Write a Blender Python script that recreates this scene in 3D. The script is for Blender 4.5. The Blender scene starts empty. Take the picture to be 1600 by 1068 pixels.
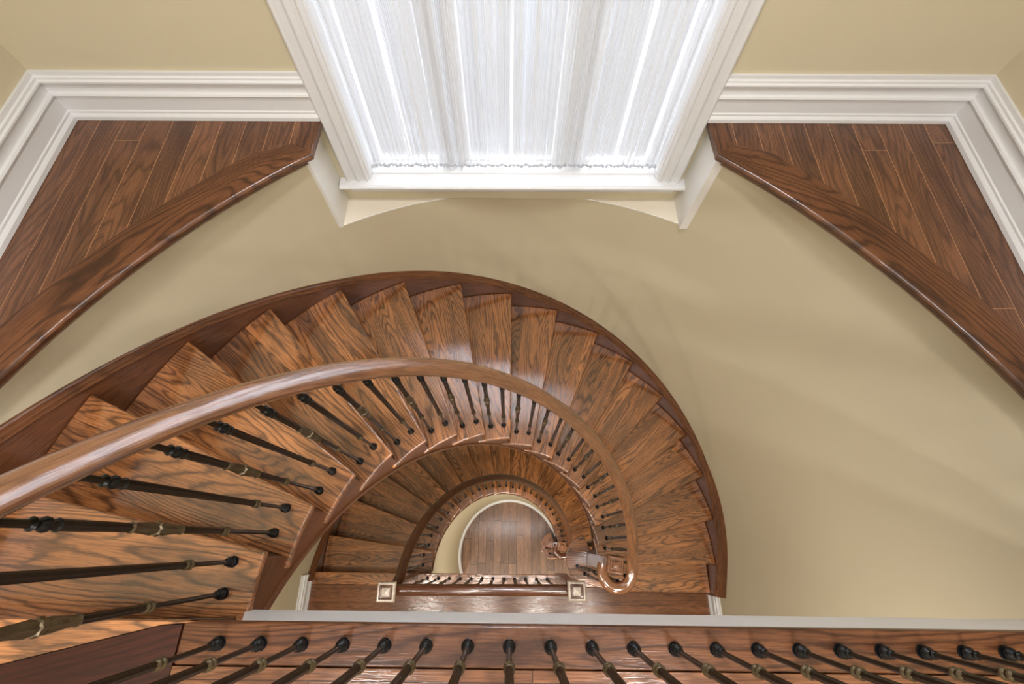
import bpy, bmesh, math, random
from mathutils import Vector, Matrix
random.seed(7)
PI = math.pi
S = bpy.context.scene
C = bpy.context.collection

# ------------------------------------------------------------------ camera
PITCH, YAW, ROLL, CAMZ, FPX = 0.41606, -0.00311, 0.01613, 1.3363, 704.8
def cam_axes():
    a = PITCH
    r = Vector((1, 0, 0)); u = Vector((0, math.cos(a), math.sin(a))); f = Vector((0, math.sin(a), -math.cos(a)))
    c, s = math.cos(ROLL), math.sin(ROLL)
    r, u = c*r + s*u, -s*r + c*u
    Z = Matrix.Rotation(YAW, 3, 'Z')
    return Z @ r, Z @ u, Z @ f
r_, u_, f_ = cam_axes()
cd = bpy.data.cameras.new('camera'); cam = bpy.data.objects.new('camera', cd); C.objects.link(cam)
cam.matrix_world = Matrix(((r_.x, u_.x, -f_.x, 0), (r_.y, u_.y, -f_.y, 0), (r_.z, u_.z, -f_.z, CAMZ), (0, 0, 0, 1)))
cd.sensor_fit = 'HORIZONTAL'; cd.sensor_width = 36.0; cd.lens = FPX/1600*36.0; cd.clip_start = 0.02; cd.clip_end = 200
S.camera = cam

# ------------------------------------------------------------------ world, exposure
W = bpy.data.worlds.new('daylight'); S.world = W; W.use_nodes = True
bg = W.node_tree.nodes['Background']; bg.inputs[0].default_value = (0.84, 0.90, 1.0, 1); bg.inputs[1].default_value = 15.0
S.view_settings.view_transform = 'Standard'; S.view_settings.look = 'None'
S.view_settings.exposure = 0.0; S.view_settings.gamma = 1.0; S.view_settings.use_curve_mapping = False

# levels (second floor = 0)
RISE = 0.19
CX, CY, RY = 0.01, -0.19, 1.022
DT = 11.194                      # upper flight, degrees per tread
Z1 = -18*RISE                    # landing
Z2 = Z1 - 17*RISE                # lowest floor
CEIL = 2.75
SIDE = 1.82                      # side walls
WY = 1.605                       # window wall
BACK = -3.4

# ------------------------------------------------------------------ lights (lamps hang in their own fixtures, built further down)
def area(name, loc, power, size, col=(1, .86, .70), rot=(0, 0, 0), spread=180):
    l = bpy.data.lights.new(name, 'AREA'); l.shape = 'DISK'; l.size = size; l.energy = power; l.color = col; l.spread = math.radians(spread)
    o = bpy.data.objects.new(name, l); C.objects.link(o); o.location = loc; o.rotation_euler = rot
    return o
WARM = (1, .93, .84)
NEUT = (1, .99, 1.0)
UP_LAMPS = [(-1.0, -1.5), (1.0, -1.5), (-1.0, -2.7), (1.0, -2.7), (0.0, 0.45)]
for x, y in UP_LAMPS:
    area('ceiling_lamp_light', (x, y, CEIL-.07), 35 if y < 0 else 44, .34, NEUT)
MID_LAMPS = [(-1.20, -.95), (-0.40, -.95), (0.45, -.95), (1.15, -1.05), (-.6, -2.3), (.9, -2.3)]
for x, y in MID_LAMPS:
    area('pot_lamp_light', (x, y, -.262), 13, .16, WARM)
LOW_LAMPS = [(-.9, -1.0), (0.1, -1.0), (1.1, -1.0), (0.1, -2.4)]
for x, y in LOW_LAMPS:
    area('pot_lamp_light', (x, y, Z1-.262), 26, .12, WARM)

# ------------------------------------------------------------------ materials
def newmat(name):
    m = bpy.data.materials.new(name); m.use_nodes = True
    nt = m.node_tree; return m, nt, nt.nodes['Principled BSDF']
def nd(nt, t, **kw):
    n = nt.nodes.new(t)
    for k, v in kw.items(): setattr(n, k, v)
    return n
def val(nt, op, a, b=None, c=None):
    n = nd(nt, 'ShaderNodeMath', operation=op)
    for i, v in enumerate((a, b, c)):
        if v is None: continue
        if isinstance(v, (int, float)): n.inputs[i].default_value = v
        else: nt.links.new(v, n.inputs[i])
    return n.outputs[0]
def mixc(nt, fac, a, b, mode='MIX'):
    n = nd(nt, 'ShaderNodeMix', data_type='RGBA', blend_type=mode)
    for s, v in ((n.inputs[0], fac), (n.inputs[6], a), (n.inputs[7], b)):
        if isinstance(v, tuple): s.default_value = v + (1,) if len(v) == 3 else v
        elif isinstance(v, (int, float)): s.default_value = v
        else: nt.links.new(v, s)
    return n.outputs[2]

def wood(name, dark, light, stave=0.0, length=50.0, rough=.25, gap=None, gapw=.004, contrast=1.0, vary=.35, coat=.5):
    """stained oak; reads the per-vertex attribute 'gc' = (along grain, across, thickness) in metres"""
    m, nt, B = newmat(name); L = nt.links.new
    at = nd(nt, 'ShaderNodeAttribute', attribute_name='gc')
    oi = nd(nt, 'ShaderNodeObjectInfo')
    sep = nd(nt, 'ShaderNodeSeparateXYZ'); L(at.outputs['Vector'], sep.inputs[0])
    u, v, w = sep.outputs
    rnd = oi.outputs['Random']
    if stave > 0:
        vs = val(nt, 'ADD', val(nt, 'DIVIDE', v, stave), val(nt, 'MULTIPLY', rnd, 0.0 if length < 20 else 5.0))
        sid = val(nt, 'FLOOR', vs); vf = val(nt, 'FRACT', vs)
        wn = nd(nt, 'ShaderNodeTexWhiteNoise', noise_dimensions='2D')
        cb = nd(nt, 'ShaderNodeCombineXYZ'); L(sid, cb.inputs[0]); L(rnd, cb.inputs[1]); L(cb.outputs[0], wn.inputs['Vector'])
        us = val(nt, 'ADD', val(nt, 'DIVIDE', u, length), wn.outputs['Value'])
        uid = val(nt, 'FLOOR', us); uf = val(nt, 'FRACT', us)
        wn2 = nd(nt, 'ShaderNodeTexWhiteNoise', noise_dimensions='3D')
        cb2 = nd(nt, 'ShaderNodeCombineXYZ'); L(sid, cb2.inputs[0]); L(uid, cb2.inputs[1]); L(rnd, cb2.inputs[2]); L(cb2.outputs[0], wn2.inputs['Vector'])
        rs = wn2.outputs['Value']
    else:
        rs = rnd
    off = val(nt, 'MULTIPLY', rs, 37.0)
    # cathedral grain: a long stretched field sliced into rings
    c1 = nd(nt, 'ShaderNodeCombineXYZ'); L(val(nt, 'ADD', val(nt, 'MULTIPLY', u, .85), off), c1.inputs[0]); L(val(nt, 'MULTIPLY', v, 6.0), c1.inputs[1]); L(val(nt, 'ADD', val(nt, 'MULTIPLY', w, 9.0), off), c1.inputs[2])
    n1 = nd(nt, 'ShaderNodeTexNoise'); n1.inputs['Scale'].default_value = 1.0; n1.inputs['Detail'].default_value = 1.5; n1.inputs['Roughness'].default_value = .45
    L(c1.outputs[0], n1.inputs['Vector'])
    c3 = nd(nt, 'ShaderNodeCombineXYZ'); L(val(nt, 'MULTIPLY', u, 16.0), c3.inputs[0]); L(val(nt, 'ADD', val(nt, 'MULTIPLY', v, 45.0), off), c3.inputs[1]); L(w, c3.inputs[2])
    n3 = nd(nt, 'ShaderNodeTexNoise'); n3.inputs['Scale'].default_value = 1.0; n3.inputs['Detail'].default_value = 2; L(c3.outputs[0], n3.inputs['Vector'])
    ph = val(nt, 'ADD', val(nt, 'ADD', val(nt, 'MULTIPLY', n1.outputs['Fac'], 150.0), val(nt, 'MULTIPLY', v, 240.0)), val(nt, 'MULTIPLY', n3.outputs['Fac'], 3.5))
    ring = val(nt, 'POWER', val(nt, 'ADD', val(nt, 'MULTIPLY', val(nt, 'SINE', ph), .5), .5), 3.0)
    # fine pores
    c2 = nd(nt, 'ShaderNodeCombineXYZ'); L(val(nt, 'ADD', val(nt, 'MULTIPLY', u, 14.0), off), c2.inputs[0]); L(val(nt, 'MULTIPLY', v, 260.0), c2.inputs[1]); L(val(nt, 'MULTIPLY', w, 260.0), c2.inputs[2])
    n2 = nd(nt, 'ShaderNodeTexNoise'); n2.inputs['Scale'].default_value = 1.0; n2.inputs['Detail'].default_value = 3; L(c2.outputs[0], n2.inputs['Vector'])
    pore = nd(nt, 'ShaderNodeMapRange'); pore.inputs[1].default_value = .38; pore.inputs[2].default_value = .62; L(n2.outputs['Fac'], pore.inputs[0])
    # broad tone
    c4 = nd(nt, 'ShaderNodeCombineXYZ'); L(val(nt, 'ADD', val(nt, 'MULTIPLY', u, 2.5), off), c4.inputs[0]); L(val(nt, 'MULTIPLY', v, 14.0), c4.inputs[1]); L(w, c4.inputs[2])
    n4 = nd(nt, 'ShaderNodeTexNoise'); n4.inputs['Scale'].default_value = 1.0; n4.inputs['Detail'].default_value = 3; L(c4.outputs[0], n4.inputs['Vector'])
    f = val(nt, 'SUBTRACT', 1.0, val(nt, 'MULTIPLY', ring, .72*contrast))
    f = val(nt, 'MULTIPLY', f, val(nt, 'ADD', .5, val(nt, 'MULTIPLY', pore.outputs[0], .5)))
    f = val(nt, 'MULTIPLY', f, val(nt, 'MULTIPLY_ADD', n4.outputs['Fac'], 2.2, -.08))
    col = mixc(nt, f, dark, light)
    tone = val(nt, 'ADD', 1-vary/2, val(nt, 'MULTIPLY', rs, vary))
    col = mixc(nt, 1.0, col, (1, 1, 1), 'MULTIPLY')
    vm = nd(nt, 'ShaderNodeVectorMath', operation='SCALE'); L(col, vm.inputs[0]); L(tone, vm.inputs['Scale'])
    col = vm.outputs[0]
    if gap is not None:
        e = val(nt, 'LESS_THAN', val(nt, 'MINIMUM', vf, val(nt, 'SUBTRACT', 1.0, vf)), gapw/2/stave)
        e2 = val(nt, 'LESS_THAN', val(nt, 'MINIMUM', uf, val(nt, 'SUBTRACT', 1.0, uf)), gapw/2/length)
        e = val(nt, 'MAXIMUM', e, e2)
        col = mixc(nt, e, col, gap)
    L(col, B.inputs['Base Color'])
    B.inputs['Roughness'].default_value = rough
    B.inputs['Specular IOR Level'].default_value = .3
    B.inputs['Coat Weight'].default_value = coat; B.inputs['Coat Roughness'].default_value = .13; B.inputs['Coat IOR'].default_value = 2.1
    bp = nd(nt, 'ShaderNodeBump'); bp.inputs['Strength'].default_value = .12; bp.inputs['Distance'].default_value = .002
    L(val(nt, 'ADD', f, val(nt, 'MULTIPLY', n2.outputs['Fac'], .5)), bp.inputs['Height']); L(bp.outputs[0], B.inputs['Normal']); L(bp.outputs[0], B.inputs['Coat Normal'])
    return m
M = {}
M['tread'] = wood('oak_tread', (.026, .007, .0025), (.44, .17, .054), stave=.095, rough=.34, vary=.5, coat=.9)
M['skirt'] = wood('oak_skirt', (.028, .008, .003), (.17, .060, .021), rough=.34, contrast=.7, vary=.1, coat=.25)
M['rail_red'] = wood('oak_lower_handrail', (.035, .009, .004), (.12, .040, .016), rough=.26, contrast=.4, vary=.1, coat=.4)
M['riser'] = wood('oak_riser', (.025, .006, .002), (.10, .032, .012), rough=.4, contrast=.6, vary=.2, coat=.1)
M['rail'] = wood('oak_handrail', (.07, .022, .009), (.25, .10, .040), rough=.24, contrast=.55, vary=.1, coat=.8)
M['ledge'] = wood('oak_ledge_floor', (.035, .012, .005), (.17, .070, .030), stave=.10, length=1.5, rough=.36, gap=(.40, .20, .09), gapw=.0022, contrast=.8, vary=.4, coat=.2)
M['border'] = wood('oak_border_board', (.022, .007, .003), (.145, .054, .020), rough=.36, vary=.2, coat=.15)
M['landing'] = wood('oak_landing_floor', (.04, .013, .005), (.24, .095, .038), stave=.105, length=1.3, coat=.25, rough=.34, gap=(.04, .012, .005), gapw=.003, contrast=.6, vary=.3)
M['base_floor'] = wood('oak_lowest_floor', (.07, .034, .018), (.25, .135, .075), stave=.122, length=.62, rough=.34, gap=(.035, .014, .007), gapw=.006, contrast=.5, vary=.45, coat=.15)
M['shade_board'] = wood('oak_shade_board', (.012, .003, .001), (.05, .010, .004), rough=.5, contrast=.8, vary=.1, coat=.08)  # oak darkened to carry the shade at the stair head

def plain(name, col, rough=.5, metal=0., spec=.5, noise=0., nscale=30, coat=0.):
    m, nt, B = newmat(name); L = nt.links.new
    B.inputs['Roughness'].default_value = rough; B.inputs['Metallic'].default_value = metal
    B.inputs['Specular IOR Level'].default_value = spec; B.inputs['Coat Weight'].default_value = coat
    tc = nd(nt, 'ShaderNodeTexCoord'); n = nd(nt, 'ShaderNodeTexNoise'); n.inputs['Scale'].default_value = nscale; n.inputs['Detail'].default_value = 3
    L(tc.outputs['Object'], n.inputs['Vector'])
    c = mixc(nt, n.outputs['Fac'], tuple(x*(1-noise) for x in col), tuple(min(1, x*(1+noise)) for x in col))
    L(c, B.inputs['Base Color'])
    return m
M['wall'] = plain('khaki_wall_paint', (.565, .500, .352), .75, spec=.25, noise=.03, nscale=3)
M['cream'] = plain('cream_sill_paint', (.72, .65, .53), .7, spec=.25, noise=.02)
M['trim'] = plain('white_trim_paint', (.69, .69, .69), .35, noise=.015)
M['cheek'] = plain('white_cheek_paint', (.74, .72, .67), .6, spec=.3, noise=.01)
M['ceil'] = plain('white_ceiling_paint', (.8, .79, .76), .85, spec=.2, noise=.02)
M['iron'] = plain('dark_bronze_iron', (.030, .021, .013), .36, metal=.55, noise=.35, nscale=60)
M['iron_dark'] = plain('black_iron_shoe', (.010, .011, .012), .28, metal=.4, noise=.3, nscale=60)
M['gold'] = plain('rubbed_bronze_iron', (.115, .085, .045), .38, metal=.6, noise=.45, nscale=110)
M['outdoor'] = plain('dark_yard_ground', (.036, .0367, .039), .9, noise=.2, nscale=.6)  # ground colour set dark to balance the strong sky
M['brick'] = plain('pale_house_front', (.35, .36, .40), .9, noise=.2, nscale=2)

m, nt, B = newmat('window_glass')
g = nd(nt, 'ShaderNodeBsdfTransparent'); gl = nd(nt, 'ShaderNodeBsdfGlossy'); gl.inputs['Roughness'].default_value = .03
fr = nd(nt, 'ShaderNodeFresnel'); mx = nd(nt, 'ShaderNodeMixShader')
nt.links.new(val(nt, 'MULTIPLY', fr.outputs[0], .25), mx.inputs[0]); nt.links.new(g.outputs[0], mx.inputs[1]); nt.links.new(gl.outputs[0], mx.inputs[2])
nt.links.new(mx.outputs[0], nt.nodes['Material Output'].inputs[0]); M['glass'] = m

m, nt, B = newmat('sheer_voile')                       # open weave: threads scatter, gaps let the outdoors through
tc = nd(nt, 'ShaderNodeAttribute', attribute_name='gc'); sp = nd(nt, 'ShaderNodeSeparateXYZ'); nt.links.new(tc.outputs['Vector'], sp.inputs[0])
cb = nd(nt, 'ShaderNodeCombineXYZ'); nt.links.new(val(nt, 'MULTIPLY', sp.outputs[0], 48.0), cb.inputs[0]); nt.links.new(val(nt, 'MULTIPLY', sp.outputs[1], .35), cb.inputs[1])
nn = nd(nt, 'ShaderNodeTexNoise'); nn.inputs['Scale'].default_value = 1; nn.inputs['Detail'].default_value = 3; nn.inputs['Roughness'].default_value = .7; nt.links.new(cb.outputs[0], nn.inputs['Vector'])
mr = nd(nt, 'ShaderNodeMapRange'); mr.inputs[1].default_value = .36; mr.inputs[2].default_value = .66; mr.inputs[1].default_value = .40; mr.inputs[2].default_value = .62; mr.inputs[3].default_value = .95; mr.inputs[4].default_value = .46
nt.links.new(nn.outputs['Fac'], mr.inputs[0])
df = nd(nt, 'ShaderNodeBsdfDiffuse'); df.inputs[0].default_value = (.66, .68, .71, 1)
tl = nd(nt, 'ShaderNodeBsdfTranslucent'); tl.inputs[0].default_value = (.86, .88, .92, 1)
ms = nd(nt, 'ShaderNodeMixShader'); ms.inputs[0].default_value = .025
tr = nd(nt, 'ShaderNodeBsdfTransparent'); mt = nd(nt, 'ShaderNodeMixShader')
nt.links.new(df.outputs[0], ms.inputs[1]); nt.links.new(tl.outputs[0], ms.inputs[2])
hz = nd(nt, 'ShaderNodeMapRange'); hz.inputs[1].default_value = -.335; hz.inputs[2].default_value = -.24; hz.inputs[3].default_value = .93; hz.inputs[4].default_value = 0
nt.links.new(sp.outputs[1], hz.inputs[0]); nt.links.new(val(nt, 'MAXIMUM', mr.outputs[0], hz.outputs[0]), mt.inputs[0]); nt.links.new(tr.outputs[0], mt.inputs[1]); nt.links.new(ms.outputs[0], mt.inputs[2])
nt.links.new(mt.outputs[0], nt.nodes['Material Output'].inputs[0]); M['sheer'] = m

m, nt, B = newmat('lamp_diffuser'); B.inputs['Emission Color'].default_value = (1, .92, .8, 1); B.inputs['Emission Strength'].default_value = 4; M['lamp'] = m

# ------------------------------------------------------------------ mesh helpers
WLOC = {}
def wloc(o): return WLOC.get(o.name, Vector((0, 0, 0))) if o else Vector((0, 0, 0))
def tag(o, label=None, cat=None, group=None, kind=None):
    if label: o['label'] = label
    if cat: o['category'] = cat
    if group: o['group'] = group
    if kind: o['kind'] = kind
    return o
def empty(name, loc, label, cat, group=None):
    o = bpy.data.objects.new(name, None); C.objects.link(o); o.location = loc; o.empty_display_size = .1
    WLOC[o.name] = Vector(loc); return tag(o, label, cat, group)
def warp(p):                                       # the window wall stands 0.7 degrees off square to the hall
    x, y, z = p
    if z < -.9 or y < 1.0 or abs(x) > 3: return (x, y, z)
    return (x, y+(.013*x+.006)*min(1, (y-1.0)/.45), z)
class MB:
    def __init__(s): s.v = []; s.f = []; s.g = []
    def add(s, vs, fs, gs=None):
        b = len(s.v); s.v += [tuple(p) for p in vs]; s.f += [tuple(i+b for i in f) for f in fs]
        s.g += [tuple(q) for q in (gs if gs is not None else vs)]
        return s
    def box(s, x0, x1, y0, y1, z0, z1, grain='x'):
        vs = [(x, y, z) for x in (x0, x1) for y in (y0, y1) for z in (z0, z1)]
        fs = [(0, 1, 3, 2), (4, 6, 7, 5), (0, 4, 5, 1), (2, 3, 7, 6), (0, 2, 6, 4), (1, 5, 7, 3)]
        gs = {'x': [(x, y, z) for x, y, z in vs], 'y': [(y, x, z) for x, y, z in vs], 'z': [(z, x, y) for x, y, z in vs]}[grain]
        return s.add(vs, fs, gs)
    def prism(s, poly, z0, z1, grain=0.0):
        n = len(poly); c, d = math.cos(grain), math.sin(grain)
        vs = [(x, y, z1) for x, y in poly] + [(x, y, z0) for x, y in poly]
        fs = [tuple(range(n)), tuple(range(2*n-1, n-1, -1))] + [(i, i+n, (i+1) % n + n, (i+1) % n) for i in range(n)]
        return s.add(vs, fs, [(x*c+y*d, -x*d+y*c, z) for x, y, z in vs])
    def sweep(s, rings, arc, closed_prof=True, caps=True, prof=None):
        """rings: list of lists of points (same count)"""
        n = len(rings[0]); b = len(s.v)
        for k, ring in enumerate(rings):
            for i, p in enumerate(ring):
                s.v.append(tuple(p)); q = prof[i] if prof else (i*.01, 0); s.g.append((arc[k], q[0], q[1]))
        m_ = n if closed_prof else n-1
        for k in range(len(rings)-1):
            for i in range(m_):
                j = (i+1) % n; s.f.append((b+k*n+i, b+k*n+j, b+(k+1)*n+j, b+(k+1)*n+i))
        if caps and closed_prof:
            s.f.append(tuple(b+i for i in range(n-1, -1, -1))); e = b+(len(rings)-1)*n; s.f.append(tuple(e+i for i in range(n)))
        return s
    def build(s, name, mat, parent=None, smooth=None, bevel=0, seg=2):
        s.v = [warp(p) for p in s.v]
        P = [Vector(p) for p in s.v]
        lo = Vector([min(p[i] for p in P) for i in range(3)]); hi = Vector([max(p[i] for p in P) for i in range(3)])
        og = Vector(((lo.x+hi.x)/2, (lo.y+hi.y)/2, lo.z))
        me = bpy.data.meshes.new(name); me.from_pydata([tuple(p-og) for p in P], [], s.f)
        a = me.attributes.new('gc', 'FLOAT_VECTOR', 'POINT'); a.data.foreach_set('vector', [c for q in s.g for c in q])
        bm = bmesh.new(); bm.from_mesh(me)
        bmesh.ops.recalc_face_normals(bm, faces=bm.faces)
        bm.to_mesh(me); bm.free()
        me.materials.append(mat)
        o = bpy.data.objects.new(name, me); C.objects.link(o)
        WLOC[o.name] = og
        if parent: o.parent = parent
        o.location = og - wloc(parent)
        if smooth is not None:
            me.shade_smooth()
            try: me.set_sharp_from_angle(angle=math.radians(smooth))
            except Exception: pass
        if bevel:
            md = o.modifiers.new('bevel', 'BEVEL'); md.width = bevel; md.segments = seg; md.limit_method = 'ANGLE'; md.angle_limit = math.radians(40); md.harden_normals = True
        return o
def struct(name, mb, mat, **k):
    o = mb.build(name, mat, **k); o['kind'] = 'structure'; return o
def rad(d): return d*PI/180
def E(R, th, z=None, ry=RY):
    t = rad(th); x, y = CX+R*math.cos(t), CY+ry*R*math.sin(t)
    return (x, y) if z is None else (x, y, z)
def frange(a, b, n): return [a+(b-a)*i/n for i in range(n+1)]
def polar_sweep(mb, ths, R, zf, prof, ry=RY, closed=True, rf=None):
    rings = []; arc = []
    for t in ths:
        r0 = rf(t) if rf else R
        rings.append([E(r0+a, t, zf(t)+b, ry) for a, b in prof]); arc.append(rad(t)*R)
    return mb.sweep(rings, arc, closed_prof=closed, prof=prof)

# ------------------------------------------------------------------ setting: walls
WR = 1.83
def wall_ry(z):
    t = max(0, min(1, (z+.45)/(-1.2+.45))); return .997+(RY-.997)*t
def wall_R(t, z):                                 # the lower half of the well widens a little towards the landing
    c = abs(math.cos(rad(t))); return WR+.036*max(0, min(1, (c-.90)/.10))*max(0, min(1, (-1.6-z)/1.0))
def curved_wall():
    mb = MB()
    xl, xr = -.842, .828
    ths = frange(0, 180, 180)
    al = 180-math.degrees(math.acos(-(xl-CX)/WR)); ar = math.degrees(math.acos((xr-CX)/WR))
    ths = sorted(set(ths+[al, ar]))
    def column(ts, zs):
        rings = [[(p[0], min(p[1], WY-.001+max(0, -.485-p[2])*.3), p[2]) for p in (E(wall_R(t, z), t, z, wall_ry(z)) for z in zs)] for t in ts]
        mb.sweep(rings, [rad(t)*WR for t in ts], closed_prof=False, prof=[(z, 0) for z in zs])
    low = frange(Z2-.02, -2.7, 4)+frange(-2.6, -1.2, 8)+frange(-1.1, -.485, 6)
    column(ths, low)
    up = [-.485, -.25, -.031]
    column([t for t in ths if t <= ar], up); column([t for t in ths if t >= al], up)
    return struct('wall_curved', mb, M['wall'], smooth=30)
curved_wall()
T = .17
mb = MB(); xo = .70; z0, z1 = -.362, 2.2
mb.box(-SIDE-.2, -xo, WY, WY+T, -.486, CEIL).box(xo, SIDE+.2, WY, WY+T, -.486, CEIL).box(-xo, xo, WY, WY+.115, -.486, z0).box(-xo, xo, WY, WY+T, z1, CEIL)
struct('wall_back', mb, M['wall'])
mb = MB().box(-SIDE-.2, -SIDE, BACK, WY+T, Z1-.3, CEIL)
# side walls: above the ledges on both sides of the hall, and along the landing below
mb = MB().box(-SIDE-.2, -SIDE, CY, WY, 0, CEIL).box(-SIDE-.27, -SIDE-.07, BACK, CY-.05, Z2, CEIL); struct('wall_left', mb, M['wall'])
mb = MB().box(SIDE, SIDE+.2, CY, WY, 0, CEIL).box(SIDE+.09, SIDE+.29, BACK, CY-.05, Z2, CEIL); struct('wall_right', mb, M['wall'])
def side_sheet(t):
    mb = MB(); rings = []; zs = frange(Z2-.02, -2.7, 4)+frange(-2.6, -1.2, 8)+[-.6, -.031, .02, CEIL]
    for y in (CY+.0005, -1.2, BACK):
        rings.append([(E(wall_R(t, z), t)[0], y, z) for z in zs])
    return mb.sweep(rings, [0, 1, 3], closed_prof=False, prof=[(z, 0) for z in zs])
struct('wall_left', side_sheet(180), M['wall']); struct('wall_right', side_sheet(0), M['wall'])
struct('wall_front', MB().box(-SIDE-.24, SIDE+.26, BACK-.1, BACK, Z2, CEIL), M['wall'])
struct('ceiling', MB().box(-SIDE-.24, SIDE+.26, BACK, WY+T, CEIL, CEIL+.1), M['ceil'])

# window recess: two cheeks and a cream sill below the window
def recess_poly():
    pts = []
    tl = math.degrees(math.acos((-.842-CX)/WR)); tr = math.degrees(math.acos((.828-CX)/WR))
    for t in frange(tl, tr, 40):
        x, y = E(WR+.004, t, None, wall_ry(-.485)); pts.append((x, min(y, WY+.0005)))
    return pts
rp = recess_poly()
mb = MB().prism([(-.842, WY)]+rp+[(.828, WY)], -.4875, -.4852)
struct('trim_1', mb, M['cream'])
yl = E(WR, 118.6, None, wall_ry(-.485))[1]
for n, (x0, x1) in enumerate(((-.88, -.842), (.828, .866))):
    struct('trim_%d' % (n+2), MB().box(x0, x1, yl+.003, WY, -.485, -.031), M['cheek'])

# ------------------------------------------------------------------ ledges
def ledgeR(t):                                    # nosing radius of the ledge, measured from the hall centre
    t = t if t < 90 else 180-t
    return min(1.693+.05*((t-39)/22.)**2, 1.752)
XE = (-.803, .812)                                # ends of the nosing beside the window
def eb(R, t, z=None):
    return E(R, t, z, 1.0 if False else RY)
for side in (0, 1):
    sg = -1 if side == 0 else 1
    nm = ('left', 'right')[side]
    def th(a): return a if side else 180-a
    xe = XE[side]
    # find angle where nosing reaches xe
    ta = 0
    for a in frange(30, 90, 600):
        if abs(E(ledgeR(th(a)), th(a))[0]) <= abs(xe): ta = a; break
    angs = frange(0, ta, 46)
    # plank field
    poly = [(sg*SIDE, CY), (sg*SIDE, WY), (sg*.842, WY)]
    field = [(sg*(SIDE+.01), CY), (sg*(SIDE+.01), WY), (xe+sg*.07, WY)]
    inner = [E(ledgeR(th(a))+.02, th(a)) for a in angs[::-1]]
    inner = [p for p in inner if abs(p[0]) >= abs(xe)+.03]
    poly = field+[(xe+sg*.07, inner[0][1])]+inner
    mb = MB().prism(poly, -.03, -.0015, PI/2)
    struct('floor', mb, M['ledge'])
    # border board along the curved edge, mitred to the short board beside the window
    W_ = .115
    def inr(a):
        R = ledgeR(th(a))+ (.148 if a > 20 else .06); x, y = E(R, th(a))
        return (min(x, SIDE-.002) if sg > 0 else max(x, -SIDE+.002), y)
    prof = [(0.004, -.030), (0, -.024), (-.004, -.014), (0, -.004), (.006, 0)]
    rings = []; arc = []
    # miter end: board is cut on the line from outer tip to inner corner
    tip = E(ledgeR(th(ta)), th(ta)); m_in = (xe+sg*.075, tip[1]+.055)
    for a in angs:
        R = ledgeR(th(a)); ring = [E(R+p, th(a), q) for p, q in prof]
        ix, iy = inr(a)
        k = (a-(ta-6))/6.
        if k > 0:
            bx, by = inr(ta-6); ix, iy = bx+(m_in[0]-bx)*k, by+(m_in[1]-by)*k
        ring += [(ix, iy, 0), (ix, iy, -.030)]
        rings.append(ring); arc.append(rad(a)*R)
    mb = MB().sweep(rings, arc, prof=[(.0, 0), (.005, 0), (.008, 0), (.01, 0), (.012, 0), (.12, 0), (.13, 0)])
    bo = struct('trim_%d' % (4+side*2), mb, M['border'], smooth=35)
    tx, ty = tip
    mb = MB().prism([(tx, ty), (xe, ty+.02), (xe-sg*.008, WY), (xe+sg*.075, WY), m_in], -.030, .0005, PI/2)
    struct('trim_%d' % (5+side*2), mb, M['border'], bevel=.004)
    # cove moulding under the nosing
    mb = MB()
    polar_sweep(mb, [th(a) for a in frange(0, ta-1, 46)], 1.7, lambda t: 0, [(.018, -.031), (.016, -.045), (.03, -.058), (.036, -.068), (.13, -.068), (.13, -.031)], rf=ledgeR)
    struct('trim_%d' % (8+side), mb, M['skirt'], smooth=35)
    # soffit strip of drywall behind the cove, closes the gap to the curved wall
    
# moulded baseboards of the upper hall: profile (outwards, height)
BP = [(0, 0), (.030, 0), (.030, .016), (.026, .024), (.022, .028), (.022, .036), (.018, .040), (.018, .098), (.024, .101), (.027, .108), (.024, .115), (.017, .120),
      (.014, .132), (.016, .146), (.022, .156), (.026, .160), (.026, .166), (.018, .170), (.018, .178), (.012, .182), (.012, .196), (0, .196)]
def base_run(mb, pts, normals, z, sc=1.0):
    rings = []; arc = []; L0 = 0
    for i, (p, n) in enumerate(zip(pts, normals)):
        rings.append([(p[0]+n[0]*a*sc, p[1]+n[1]*a*sc, z+b*sc) for a, b in BP])
        if i: L0 += math.dist(pts[i-1], p)
        arc.append(L0)
    mb.sweep(rings, arc, prof=BP)
for side, sg in ((0, -1), (1, 1)):
    mb = MB(); base_run(mb, [(sg*SIDE, CY), (sg*SIDE, WY), (sg*.80, WY)], [(-sg, 0), (-sg, -1), (0, -1)], 0)
    struct('baseboard_%s' % ('left', 'right')[side], mb, M['trim'], smooth=25)
for side, sg in ((0, -1), (1, 1)):
    X = SIDE+(.036, .056)[side]; y0 = -.30 if side == 0 else -.40
    mb = MB(); base_run(mb, [(sg*X, y0), (sg*X, BACK)], [(-sg, 0), (-sg, 0)], Z1)
    struct('baseboard_landing_%s' % ('left', 'right')[side], mb, M['trim'], smooth=25)

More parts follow.
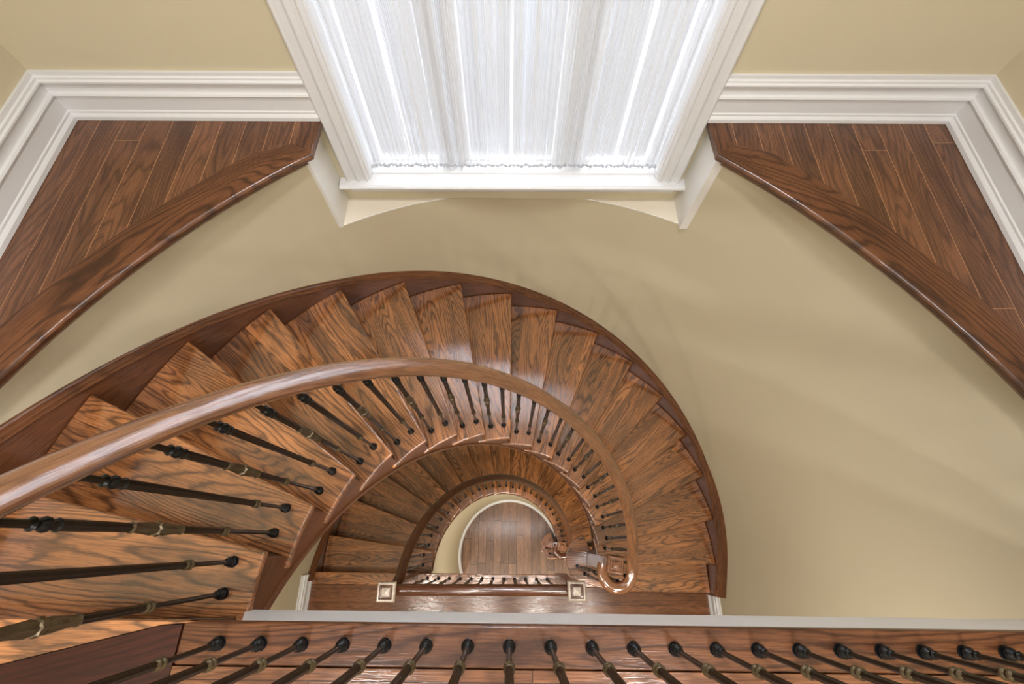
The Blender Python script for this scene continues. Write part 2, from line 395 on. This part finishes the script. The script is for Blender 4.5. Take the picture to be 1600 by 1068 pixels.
# ------------------------------------------------------------------ window
mb = MB()
CP = [(0, 0), (0, .018), (.006, .026), (.014, .030), (.022, .026), (.030, .021), (.050, .019), (.060, .024), (.066, .028), (.074, .024), (.082, .018), (.100, .016), (.108, .022), (.116, .022), (.122, .012), (.130, .010), (.135, .0)]
ex = .806
def casing():
    mb = MB(); rings = []
    zb, zt = -.345, 2.30
    cor = [(-ex, zb, 1, 0), (-ex, zt, 1, -1), (ex, zt, -1, -1), (ex, zb, -1, 0)]
    for x, z, dx, dz in cor:
        rings.append([(x+dx*a, WY-b, z+dz*a) for a, b in CP])
    mb.sweep(rings, [0, 2.6, 4.2, 6.8], prof=CP)
    return mb
CP = [(a*.885, b) for a, b in CP]
win = empty('window_1', (0, WY, -.30), None, None); win['kind'] = 'structure'
casing().build('casing', M['trim'], win, smooth=30)
mb = MB()
SP = [(WY+.026, -.339), (WY+.026, -.345), (WY-.048, -.345), (WY-.050, -.348), (WY-.054, -.348), (WY-.060, -.354), (WY-.060, -.362), (WY-.054, -.368), (WY+.10, -.368), (WY+.10, -.339)]
mb.sweep([[(x, y, z) for y, z in SP] for x in (-.838, .832)], [0, 1.6], prof=SP); mb.build('window_sill', M['trim'], win, bevel=.0015)
AP = [(WY, -.368), (WY-.030, -.368), (WY-.026, -.378), (WY-.018, -.386), (WY-.018, -.418), (WY-.010, -.428), (WY, -.430)]
mb = MB(); mb.sweep([[(x, y, z) for y, z in AP] for x in (-.803, .796)], [0, 1.5], prof=AP); mb.build('apron', M['trim'], win, smooth=40)
# jamb liner and sash
mb = MB(); mb.box(-.70, -.685, WY, WY+T, -.340, 2.2).box(.685, .70, WY, WY+T, -.340, 2.2).box(-.70, .70, WY, WY+T, 2.185, 2.2).box(-.70, .70, WY+.085, WY+.114, -.345, -.334)
mb.build('jamb', M['trim'], win, bevel=.002)
mull = [(-.290, .042), (.268, .046)]
for x, w in mull:
    MB().box(x-w, x+w, WY+.085, WY+.16, -.336, 2.185).build('mullion', M['trim'], win, bevel=.004)
edges = [-.685, mull[0][0]-.042, mull[0][0]+.042, mull[1][0]-.046, mull[1][0]+.046, .685]
for k in range(3):
    a, b = edges[2*k], edges[2*k+1]
    mb = MB(); y0_, y1_ = WY+.10, WY+.145
    mb.box(a, a+.035, y0_, y1_, -.336, 2.185).box(b-.035, b, y0_, y1_, -.336, 2.185).box(a, b, y0_, y0_+.014, -.336, -.322).box(a, b, y0_, y1_, 2.15, 2.185)
    fr_ = mb.build('sash', M['trim'], win, bevel=.004)
    MB().box(a+.03, b-.03, WY+.120, WY+.126, -.325, 2.155).build('pane', M['glass'], fr_)
    mb = MB().box((a+b)/2-.007, (a+b)/2+.007, WY+.112, WY+.134, -.32, 2.15)
    for z in (1.35,): mb.box(a+.03, b-.03, WY+.112, WY+.134, z-.009, z+.009)
    mb.build('muntin', M['trim'], fr_)

# sheers: three gathered panels, each with a frilled hem
def sheer(x0, x1, seed, label):
    rnd = random.Random(seed); n = 420; mb = MB(); rows = [-.330, -.318, -.306, -.20, .0, .3, .8, 1.4, 2.16]
    ph = [rnd.uniform(0, 6.28) for _ in range(6)]; fr = [rnd.uniform(.8, 1.2)*q for q in (21, 34, 55, 83, 13, 120)]
    for r, z in enumerate(rows):
        for i in range(n+1):
            s = i/n; x = x0+(x1-x0)*s
            w = s*(x1-x0)/.46
            amp = [.0045, .003, .0022, .0012, .006, .0005]
            y = sum(a*math.sin(fr[j]*w*2*PI/4+ph[j]+(z*.25 if j % 2 else 0)) for j, a in enumerate(amp))
            zz = z
            if r == 0: zz += .007*math.sin(61*w+ph[0])+.006*math.sin(97*w+ph[1]); y += .008*math.sin(70*w+ph[2])-.004
            if r in (1, 2): y *= .5 if r == 1 else .9
            if r == 1: y -= .004
            mb.v.append((x, WY+.060+y, zz)); mb.g.append((x*1.0+y*6+seed, z, 0))
    for r in range(len(rows)-1):
        for i in range(n):
            a = r*(n+1)+i; mb.f.append((a, a+1, a+n+2, a+n+1))
    root = empty('sheer_curtain', ((x0+x1)/2, WY+.060, -.33), label, 'curtain', 'sheer panels over the stairwell window')
    mb.build('panel', M['sheer'], root, smooth=180)
    # gathered hem: doubled ruffled cord of fabric
    hb = MB(); K = 260; rings = []; arc = []
    for i in range(K+1):
        s = i/K; x = x0+(x1-x0)*s; w = s*(x1-x0)/.46
        cy_ = WY+.052+.004*math.sin(48*w+ph[3]); cz = -.315+.003*math.sin(77*w+ph[4]); r0 = .0065+.003*math.sin(150*w+ph[5])
        rings.append([(x, cy_+r0*math.cos(q), cz+r0*.9*math.sin(q)) for q in frange(0, 2*PI*5/6, 5)]); arc.append(x)
    hb.sweep(rings, arc, prof=[(0, j*.003) for j in range(6)]); hb.build('hem', M['hem'], root, smooth=60)
    # curtain rod slips through the top
    return root
M['hem'] = plain('gathered_voile_hem', (.42, .43, .45), .9, noise=.25, nscale=160)
sheer(-.684, -.262, 3, 'white sheer curtain panel over the left third of the window')
sheer(-.258, .258, 5, 'white sheer curtain panel over the middle of the window between the two mullions')
sheer(.262, .684, 9, 'white sheer curtain panel over the right third of the window')
rod = MB(); rod.sweep([[(x, WY+.060+.008*math.cos(q), 2.16+.008*math.sin(q)) for q in frange(0, 2*PI*9/10, 9)] for x in (-.685, .685)], [0, 1.4])
o = rod.build('curtain_rod', M['trim'], None, smooth=60); tag(o, 'slim white rod carrying the three sheer panels at the window head', 'curtain rod')
# outside
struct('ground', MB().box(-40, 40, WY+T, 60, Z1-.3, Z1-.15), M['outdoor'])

# ------------------------------------------------------------------ floors
FT = .03
mb = MB().box(-.82, SIDE+.056, -.287, CY-.004, -.03, 0, 'x')
struct('trim_10', mb, M['border'], bevel=.006)
mb = MB().box(-.82, SIDE+.056, BACK, -.289, -.03, 0, 'x'); struct('floor', mb, M['landing'])
# boards at the head of the stair
mb = MB().prism([(-SIDE-.036, CY-.004), (-.79, CY-.004), (-.822, -.199), (-.875, -.203), (-SIDE-.036, -.435)], -.03, 0, 0.0)
struct('trim_11', mb, M['tread'], bevel=.006)
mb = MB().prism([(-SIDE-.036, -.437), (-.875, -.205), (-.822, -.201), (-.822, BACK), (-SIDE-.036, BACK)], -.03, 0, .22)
struct('trim_12', mb, M['shade_board'])  # floor shade put into this board's colour, cut along its diagonal edge
# fascia of the gallery
mb = MB().prism([(-.77, CY-.004), (-.77, CY-.03), (SIDE+.056, CY-.03), (SIDE+.056, CY-.004)], -.238, -.031)
mb = MB()
FPf = [(-.006, -.031), (-.006, -.236), (-.036, -.236), (-.036, -.031)]
rings = []
for x, k in ((-.79, 1), (SIDE+.056, 0)):
    rings.append([(x + (.10 if (k and q > -.1) else 0), CY+p, q) for p, q in FPf])
mb.sweep(rings, [0, 2.6], prof=FPf); struct('trim_13', mb, M['trim'], bevel=.003)
struct('ceiling', MB().box(-SIDE-.036, SIDE+.056, BACK, CY-.037, -.25, -.032), M['ceil'])
# landing
struct('floor', MB().box(-SIDE-.036, SIDE+.056, BACK, -.385, Z1-.03, Z1, 'x'), M['landing'])
struct('trim_14', MB().box(-SIDE-.036, SIDE+.056, -.384, -.282, Z1-.03, Z1+.0004, 'x'), M['tread'], bevel=.006)
struct('ceiling', MB().box(-SIDE-.036, SIDE+.056, BACK, -.315, Z1-.25, Z1-.031), M['ceil'])
struct('trim_15', MB().box(-.79, SIDE+.03, -.314, -.30, Z1-.25, Z1-.031, 'x'), M['riser'])
struct('floor', MB().box(-SIDE-.1, SIDE+.1, BACK, 1.9, Z2-.03, Z2, 'y'), M['base_floor'])

# ------------------------------------------------------------------ balusters
def lathe(mb, prof, x=0, y=0, seg=12, flute=None):
    rings = []
    for i, (z, r) in enumerate(prof):
        ring = []
        for k in range(seg):
            a = 2*PI*k/seg; rr = r
            if flute and flute[0] <= z <= flute[1] and k % 2: rr *= .80
            ring.append((x+rr*math.cos(a), y+rr*math.sin(a), z))
        rings.append(ring)
    mb.sweep(rings, [p[0] for p in prof])
def ball(z, r, h, r0, n=6):
    return [(z-h+2*h*i/n, max(r0, r*math.sqrt(max(0, 1-((i-n/2)/(n/2))**2)))) for i in range(n+1)]
def bal_meshes(kind, L):
    """returns list of (name, material, MB) for a baluster standing on z=0 with length L"""
    top = L
    if kind == 'plain': zr, zk = .213, L-.135
    else: zr, zk = .305, L-.150
    t0, t1, t2 = .0062, .0085, .0105
    body = [(0, t0), (.015, t0), (zr-.035, t0), (zr-.02, t0*1.1)]
    if kind == 'plain':
        body += [(zr-.02, .008), (zr, .009), (zr+.03, .0088), (zk-.03, t2), (zk, .009), (zk+.02, t1*.85), (top, t1*.85)]
    else:
        zb = .56+(L-.985)
        body += [(zr-.02, .008), (zr, .009), (zr+.03, .0088), (zb-.085, t1*1.1), (zb-.07, .009), (zb+.07, .009), (zb+.085, t1*1.15), (zk-.03, t2), (zk, .009), (zk+.02, t1*.85), (top, t1*.85)]
    mb = MB(); lathe(mb, body, seg=16, flute=(zr+.02, zk-.02))
    out = [('shaft', 'iron', mb)]
    mb = MB(); lathe(mb, [(0, .0165), (.004, .0165)]+[(.016+dz, r) for dz, r in ball(0, .0155, .013, .008)]+[(.034, .009), (.038, .0105), (.042, .0075)]); out.append(('shoe', 'iron_dark', mb))
    mb = MB(); lathe(mb, ball(zr-.008, .0128, .008, .008)+ball(zr+.008, .0128, .008, .008)); out.append(('collar', 'gold', mb))
    mb = MB(); lathe(mb, ball(zk+.004, .0142, .013, .008)+[(zk+.024, .011), (zk+.029, .013), (zk+.034, .008)]+[(zk-.024, .0085)][:0]); lathe(mb, [(zk-.024, .009), (zk-.020, .0128), (zk-.015, .009)]); out.append(('knuckle', 'iron_dark', mb))
    if kind != 'plain':
        mb = MB(); pr = [(zb-.085, .009), (zb-.08, .0125), (zb-.075, .010), (zb-.045, .0125), (zb-.02, .0155), (zb-.008, .0125), (zb-.006, .0175), (zb+.006, .0175), (zb+.008, .0125), (zb+.02, .0155), (zb+.045, .0125), (zb+.075, .010), (zb+.08, .0125), (zb+.085, .009)]
        lathe(mb, pr, seg=16, flute=(zb-.06, zb+.06)); out.append(('carved_boss', 'gold', mb))
    return out
_cache = {}
def baluster(parent, x, y, z, L, kind, simple=False):
    """baluster > shoe, collar, knuckle, carved_boss; mesh data shared between equal lengths"""
    key = (kind, round(L, 2))
    if key not in _cache:
        _cache[key] = None
        parts = []
        for nme, mt, mb in bal_meshes(kind, round(L, 2)):
            o = mb.build('baluster' if nme == 'shaft' else nme, M[mt], None, smooth=40)
            parts.append(o.data); bpy.data.objects.remove(o)
            # undo the recentering in z so that every part is measured from the foot
            zmin = min(v[2] for v in mb.v)
            parts[-1].transform(Matrix.Translation((0, 0, zmin)))
        _cache[key] = [('baluster' if p is parts[0] else nm[0], p) for p, nm in zip(parts, bal_meshes(kind, round(L, 2)))]
    root = None
    for nme, me in _cache[key]:
        o = bpy.data.objects.new(nme, me); C.objects.link(o)
        if root is None:
            root = o; o.parent = parent; o.location = Vector((x, y, z))-wloc(parent)
        else:
            if simple and nme == 'collar': pass
            o.parent = root
    return root

RAILP = [(-.036, .004), (-.036, .014), (-.030, .024), (-.018, .032), (0, .036), (.018, .032), (.030, .024), (.036, .014), (.036, .004), (.032, -.003), (.029, -.008), (.031, -.014), (.027, -.022), (.018, -.028), (-.018, -.028), (-.027, -.022), (-.031, -.014), (-.029, -.008), (-.032, -.003)]
RW = 1.06
RAILP = [(a*RW, b) for a, b in RAILP]
def path_sweep(mb, pts, prof, closed=False):
    """pts list of (x,y,z); section kept upright, offset sideways in plan"""
    rings = []; arc = []; L0 = 0
    for i, p in enumerate(pts):
        a = Vector(pts[max(0, i-1)]); b = Vector(pts[min(len(pts)-1, i+1)]); d = (b-a); d.z = 0; d.normalize()
        n = Vector((d.y, -d.x, 0))
        rings.append([(p[0]+n.x*q, p[1]+n.y*q, p[2]+w) for q, w in prof])
        if i: L0 += (Vector(p)-Vector(pts[i-1])).length
        arc.append(L0)
    mb.sweep(rings, arc, prof=prof)

def newel_square(parent, x, y, zb, zt, w=.085, cap=.130, rot=0.0, capmat='rail', topmat='rail'):
    """square newel post: panelled shaft, stepped base; cap plate with a sunk frame and a raised centre"""
    def rb(mb):
        c, s = math.cos(rot), math.sin(rot)
        mb.v = [(x+(px-x)*c-(py-y)*s, y+(px-x)*s+(py-y)*c, pz) for px, py, pz in mb.v]; return mb
    h = w/2
    mb = MB(); mb.box(x-h-.008, x+h+.008, y-h-.008, y+h+.008, zb, zb+.19, 'z'); mb.box(x-h, x+h, y-h, y+h, zb+.19, zt-.03, 'z')
    mb.box(x-h-.006, x+h+.006, y-h-.006, y+h+.006, zt-.24, zt-.225, 'z')
    p = rb(mb).build('newel_post', M[capmat], parent, bevel=.004)
    k = cap/2; prof = [(k, -.03), (k+.004, -.022), (k, -.008), (k-.006, 0), (k-.016, .0), (k-.019, -.010), (k-.031, -.010), (k-.033, .004), (k-.037, .010), (.004, .016)]
    mb = MB(); rings = [[(x+sx*r, y+sy*r, zt+z) for sx, sy in ((-1, -1), (1, -1), (1, 1), (-1, 1))] for r, z in prof]
    mb.sweep(rings, [i*.01 for i in range(len(prof))], prof=[(0, 0), (.1, 0), (.2, 0), (.3, 0)])
    o = rb(mb).build('newel_cap', M[topmat], p, bevel=.0015)
    if topmat == 'cap':
        o.data.materials.append(M['rail_red'])
        for i in (16, 17, 18, 19, 20, 21, 22, 23): o.data.polygons[i].material_index = 1
    return p
M['cap'] = wood('newel_cap_glare', (.36, .29, .23), (.66, .58, .50), rough=.25, contrast=.5, coat=.6)  # bright reflection of the ceiling lights put into the cap's base colour

# ------------------------------------------------------------------ a flight of stairs
def flight(root, angs, ztop, tail_y=None, RI=.768, RO=1.80):
    """angs[k] = angle of nosing k (k=0 is the floor above); tread k lies RISE*k lower"""
    n = len(angs)
    def nos(t):                               # height of the nosing line at angle t
        for k in range(n-1):
            if angs[k+1] <= t <= angs[k]: return ztop-RISE*(k+(angs[k]-t)/(angs[k]-angs[k+1]))
        if t > angs[0]: return ztop+RISE*(t-angs[0])/(angs[0]-angs[1])
        return ztop-RISE*(n-1+(angs[n-1]-t)/(angs[n-2]-angs[n-1]))
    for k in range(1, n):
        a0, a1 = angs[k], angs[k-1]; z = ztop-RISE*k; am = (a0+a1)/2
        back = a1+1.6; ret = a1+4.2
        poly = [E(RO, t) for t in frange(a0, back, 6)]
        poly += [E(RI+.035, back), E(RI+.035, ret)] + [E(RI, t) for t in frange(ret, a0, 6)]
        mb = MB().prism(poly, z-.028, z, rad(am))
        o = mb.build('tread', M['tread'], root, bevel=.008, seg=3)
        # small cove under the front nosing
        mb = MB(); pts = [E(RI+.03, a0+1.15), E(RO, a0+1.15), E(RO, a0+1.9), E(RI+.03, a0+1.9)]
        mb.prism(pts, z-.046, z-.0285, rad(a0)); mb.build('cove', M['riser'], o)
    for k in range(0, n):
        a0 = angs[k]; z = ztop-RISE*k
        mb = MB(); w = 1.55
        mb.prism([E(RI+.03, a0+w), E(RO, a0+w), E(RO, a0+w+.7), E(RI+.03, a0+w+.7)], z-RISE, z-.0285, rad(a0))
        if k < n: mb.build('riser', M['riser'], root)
    # inner stringer, cut to the steps
    mb = MB(); th = []; tz = []
    lo = angs[-1]-1; hi = angs[0]+1.6
    ts = []
    for k in range(1, n):
        ts += [(t, ztop-RISE*k-.029) for t in frange(angs[k]+1.6, angs[k-1]+1.6, 5)]
    ts = ts[::-1]; ts.sort(key=lambda q: (-q[0], -q[1]))
    rings = []; arc = []
    for t, zt in ts:
        zb = nos(t)-.36
        zb = min(zb, zt-.02)
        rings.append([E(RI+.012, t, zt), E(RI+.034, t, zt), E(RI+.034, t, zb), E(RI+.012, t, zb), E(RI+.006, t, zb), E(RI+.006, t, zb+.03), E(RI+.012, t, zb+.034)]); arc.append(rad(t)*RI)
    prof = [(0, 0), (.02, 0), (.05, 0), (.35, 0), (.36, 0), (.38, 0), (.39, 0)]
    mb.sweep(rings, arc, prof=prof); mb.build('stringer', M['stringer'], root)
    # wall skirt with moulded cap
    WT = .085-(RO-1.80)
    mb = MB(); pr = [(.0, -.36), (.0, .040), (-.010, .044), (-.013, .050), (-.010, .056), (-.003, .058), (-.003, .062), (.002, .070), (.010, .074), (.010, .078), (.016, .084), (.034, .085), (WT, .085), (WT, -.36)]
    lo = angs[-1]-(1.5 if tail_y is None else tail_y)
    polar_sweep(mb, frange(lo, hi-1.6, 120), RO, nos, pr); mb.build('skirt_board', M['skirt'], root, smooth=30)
    # plastered underside
    mb = MB(); pr = [(.0, -.40), (RO-RI-.035, -.40), (RO-RI-.035, -.36), (.0, -.36)]
    polar_sweep(mb, frange(angs[-1]+4, hi-1.6, 90), RI+.035, nos, pr); mb.build('soffit', M['ceil'], root, smooth=30)
    return nos
M['stringer'] = wood('oak_stringer', (.055, .018, .007), (.17, .065, .024), rough=.3, contrast=.35, vary=.05, coat=.05)

def curtail(root, k, ztop, V, r, yfront, xin, RO, aback, zfloor_drop=RISE):
    """starting step with a rounded end wrapped round the newel"""
    z = ztop-RISE*k
    xo = CX+RO*math.cos(rad(3))-.004
    yb = E(1.0, aback)[1]
    poly = [(xo, yfront), (xo, CY+.13), (xin, CY+.13)]
    arcp = [(V[0]+r*math.cos(rad(t)), V[1]+r*math.sin(rad(t))) for t in frange(100, 262, 18)]
    poly += arcp+[(V[0]+r*.35, yfront+.035), (V[0]+r*1.0, yfront+.004)]
    MB().prism(poly, z-.028, z, 0).build('tread', M['tread'], root, bevel=.008, seg=3)
    q = .028
    poly2 = [(xo, yfront+q), (xo, CY+.10), (xin, CY+.10)]+[(V[0]+(r-q)*math.cos(rad(t)), V[1]+(r-q)*math.sin(rad(t))) for t in frange(100, 262, 18)]+[(V[0]+r*.35, yfront+.035+q), (V[0]+r, yfront+.004+q)]
    MB().prism(poly2, z-zfloor_drop+.001, z-.0285, 0).build('riser', M['riser'], root)

UA = [180-DT*k for k in range(17)]
up = empty('curved_staircase', E(1.3, 90, Z1), 'upper curved flight of brown oak stairs winding down from the gallery to the landing', 'staircase')
nosU = flight(up, UA, 0.0, tail_y=8.0)
VU = (.735, -.180)
curtail(up, 17, 0.0, (VU[0]-.005, -.135), .205, -.400, .75, 1.80, 2)

LA = [185.0]+[173-11.8*k for k in range(13)]+[20.8, 10.2]
low = empty('curved_staircase', E(1.3, 90, Z2), 'lower curved flight of oak stairs from the landing down to the lowest floor', 'staircase')
nosL = flight(low, LA, Z1, tail_y=6, RO=1.83)
VL = (.715, -.085)
curtail(low, 16, Z1, (.70, -.06), .195, -.27, .75, 1.80, 2)

# wall under the lower flight, with its baseboard
mb = MB(); rings = []
ts = frange(2, 205, 110)
rings = [[E(.80, t, Z2), E(.80, t, max(Z2+.02, (nosL(min(t, 185))-.37))), E(.86, t, max(Z2+.02, nosL(min(t, 185))-.37)), E(.86, t, Z2)] for t in ts]
mb.sweep(rings, [rad(t)*.8 for t in ts], prof=[(0, 0), (1, 0), (1, .1), (0, .1)]); struct('wall_inner', mb, M['wall'], smooth=30)
mb = MB(); rings = []
ts = [t for t in frange(20, 205, 100)]
rings = [[E(.80-a*.9, t, Z2+b*.75) for a, b in BP] for t in ts]
mb.sweep(rings, [rad(t)*.8 for t in ts], prof=BP); struct('baseboard_inner', mb, M['trim'], smooth=25)

# ------------------------------------------------------------------ railings
RR = .838; RB = .853; RH = .87
rl = empty('stair_railing', E(RR, 90, -1.8), 'wooden handrail on dark iron balusters following the upper curved flight', 'railing')
pts = []
for t in frange(183, 6, 170): pts.append(E(RR, t, nosU(t)+RH))
zv = nosU(3)+RH+.0
r0 = .105
VX = VU
x0, y0 = E(RR, 0)
for i, a in enumerate(frange(0, -205, 44)):
    s = i/44; r = r0-.012*s
    cx = x0-r0
    zz = zv-.022*min(1, s*4)
    pts.append((cx+r*math.cos(rad(a)), VX[1]+r*1.05*math.sin(rad(a)), zz))
mb = MB(); path_sweep(mb, pts, RAILP); mb.build('handrail', M['rail'], rl, smooth=35)
newel_square(rl, x0-r0-.008, -.138, Z1+RISE, zv+.035, .088, .112, rad(-8))
for k in range(1, 17):
    for j, (da, kind) in enumerate(((3.0, 'plain'), (8.6, 'basket'))):
        t = UA[k]+da
        if k == 16 and False: continue
        x, y = E(RB, t); zb = -RISE*k
        baluster(rl, x, y, zb, nosU(t)+RH-.02-zb, kind)
for (x, y), kind in (((.625, -.195), 'basket'), ((.690, -.262), 'plain'), ((.790, -.255), 'basket'), ((.842, -.215), 'plain')):
    baluster(rl, x, y, Z1+RISE, zv-.045-(Z1+RISE), kind)

ll = empty('stair_railing', E(RR, 90, Z2+2), 'handrail with dark balusters around the lower curved flight, ending in a small volute', 'railing')
pts = [(-.868+.03, -.33+.035, nosL(186)+RH+.02)]
for t in frange(184, 8, 170): pts.append(E(RR, t, nosL(t)+RH))
zl = nosL(6)+RH-.02
for i, a in enumerate(frange(0, -215, 44)):
    s = i/44; r = .105-.02*s
    x0l = E(RR, 6)[0]-.105; y0l = -.105+.0
    pts.append((x0l+r*math.cos(rad(a)), y0l+.02+r*math.sin(rad(a)), zl-.02*min(1, s*4)))
mb = MB(); path_sweep(mb, pts, RAILP); mb.build('handrail', M['rail_red'] if 'rail_red' in M else M['rail'], ll, smooth=35)
newel_square(ll, x0l-.005, y0l+.055, Z2, zl+.035, .085, .112, rad(-8))
for k in range(1, 16):
    d = LA[k-1]-LA[k]
    for fr_, kind in ((.26, 'plain'), (.76, 'basket')):
        t = LA[k]+d*fr_; x, y = E(RB, t); zb = Z1-RISE*k
        baluster(ll, x, y, zb, nosL(t)+RH-.02-zb, kind)
for (x, y), kind in (((.590, -.09), 'basket'), ((.645, -.17), 'plain'), ((.74, -.205), 'basket')):
    baluster(ll, x, y, Z2+RISE, zl-.045-(Z2+RISE), kind)

# gallery railing
gr = empty('gallery_railing', (.5, -.24, 0), 'straight row of dark iron balusters standing along the gallery edge', 'railing')
for i in range(25):
    x = -.718+.1032*i
    baluster(gr, x, -.240, 0, .905, 'plain')
mb = MB(); path_sweep(mb, [(SIDE+.05, -.240, .93), (0, -.240, .93), (-.77, -.240, .93), (-.815, -.225, .93), (-.828, -.19, .925)], RAILP); mb.build('handrail', M['rail'], gr, smooth=35)

# landing railing between its two newels
lr = empty('landing_railing', (-.19, -.325, Z1), 'short straight railing between two square capped newels on the landing', 'railing')
NT = -2.30
newel_square(lr, -.866, -.338, Z1, NT, .088, .124, topmat='cap')
newel_square(lr, .489, -.318, Z1, NT, .088, .124, topmat='cap')
zr = NT-.13
mb = MB(); path_sweep(mb, [(-.82, -.333, zr), (.44, -.322, zr)], RAILP); mb.build('handrail', M['rail_red'], lr, smooth=35)
for i in range(12):
    x = -.756+.102*i
    baluster(lr, x, -.325, Z1, zr-.02-Z1, 'plain' if i % 2 else 'basket')

# ------------------------------------------------------------------ light fixtures
def lampfix(x, y, z, r, label, cat, group):
    root = empty('ceiling_light', (x, y, z-.03), label, cat, group)
    mb = MB(); lathe(mb, [(z-.022, r+.004), (z-.022, r+.022), (z-.010, r+.030), (z-.001, r+.030)], x, y, 32); mb.build('frame', M['trim'], root, smooth=40)
    mb = MB(); lathe(mb, [(z-.020, .001), (z-.020, r+.003), (z-.010, r+.003)], x, y, 32); mb.build('diffuser', M['lamp'], root)
def side_words(x): return 'left' if x < -.7 else 'right' if x > .7 else 'middle'
for x, y in UP_LAMPS:
    where = 'over the open stairwell in front of the window' if y > 0 else 'above the %s of the gallery, %s' % (side_words(x), 'near its railing' if y > -2 else 'at its far wall')
    lampfix(x, y, CEIL, .16, 'round flush ceiling light ' + where, 'ceiling light', 'flush lights in the upper ceiling')
for i, (x, y) in enumerate(MID_LAMPS):
    where = ('left end of the row along the landing railing', 'second from the left along the landing railing', 'second from the right along the landing railing', 'right end of the row along the landing railing', 'left one of the pair behind', 'right one of the pair behind')[i]
    lampfix(x, y, -.25+.018, .05, 'small round pot light over the landing, ' + where, 'ceiling light', 'pot lights over the landing')
for i, (x, y) in enumerate(LOW_LAMPS):
    where = ('on the left', 'in the middle', 'on the right', 'towards the far wall')[i]
    lampfix(x, y, Z1-.25+.018, .05, 'small round pot light over the lowest floor, ' + where, 'ceiling light', 'pot lights over the lowest floor')
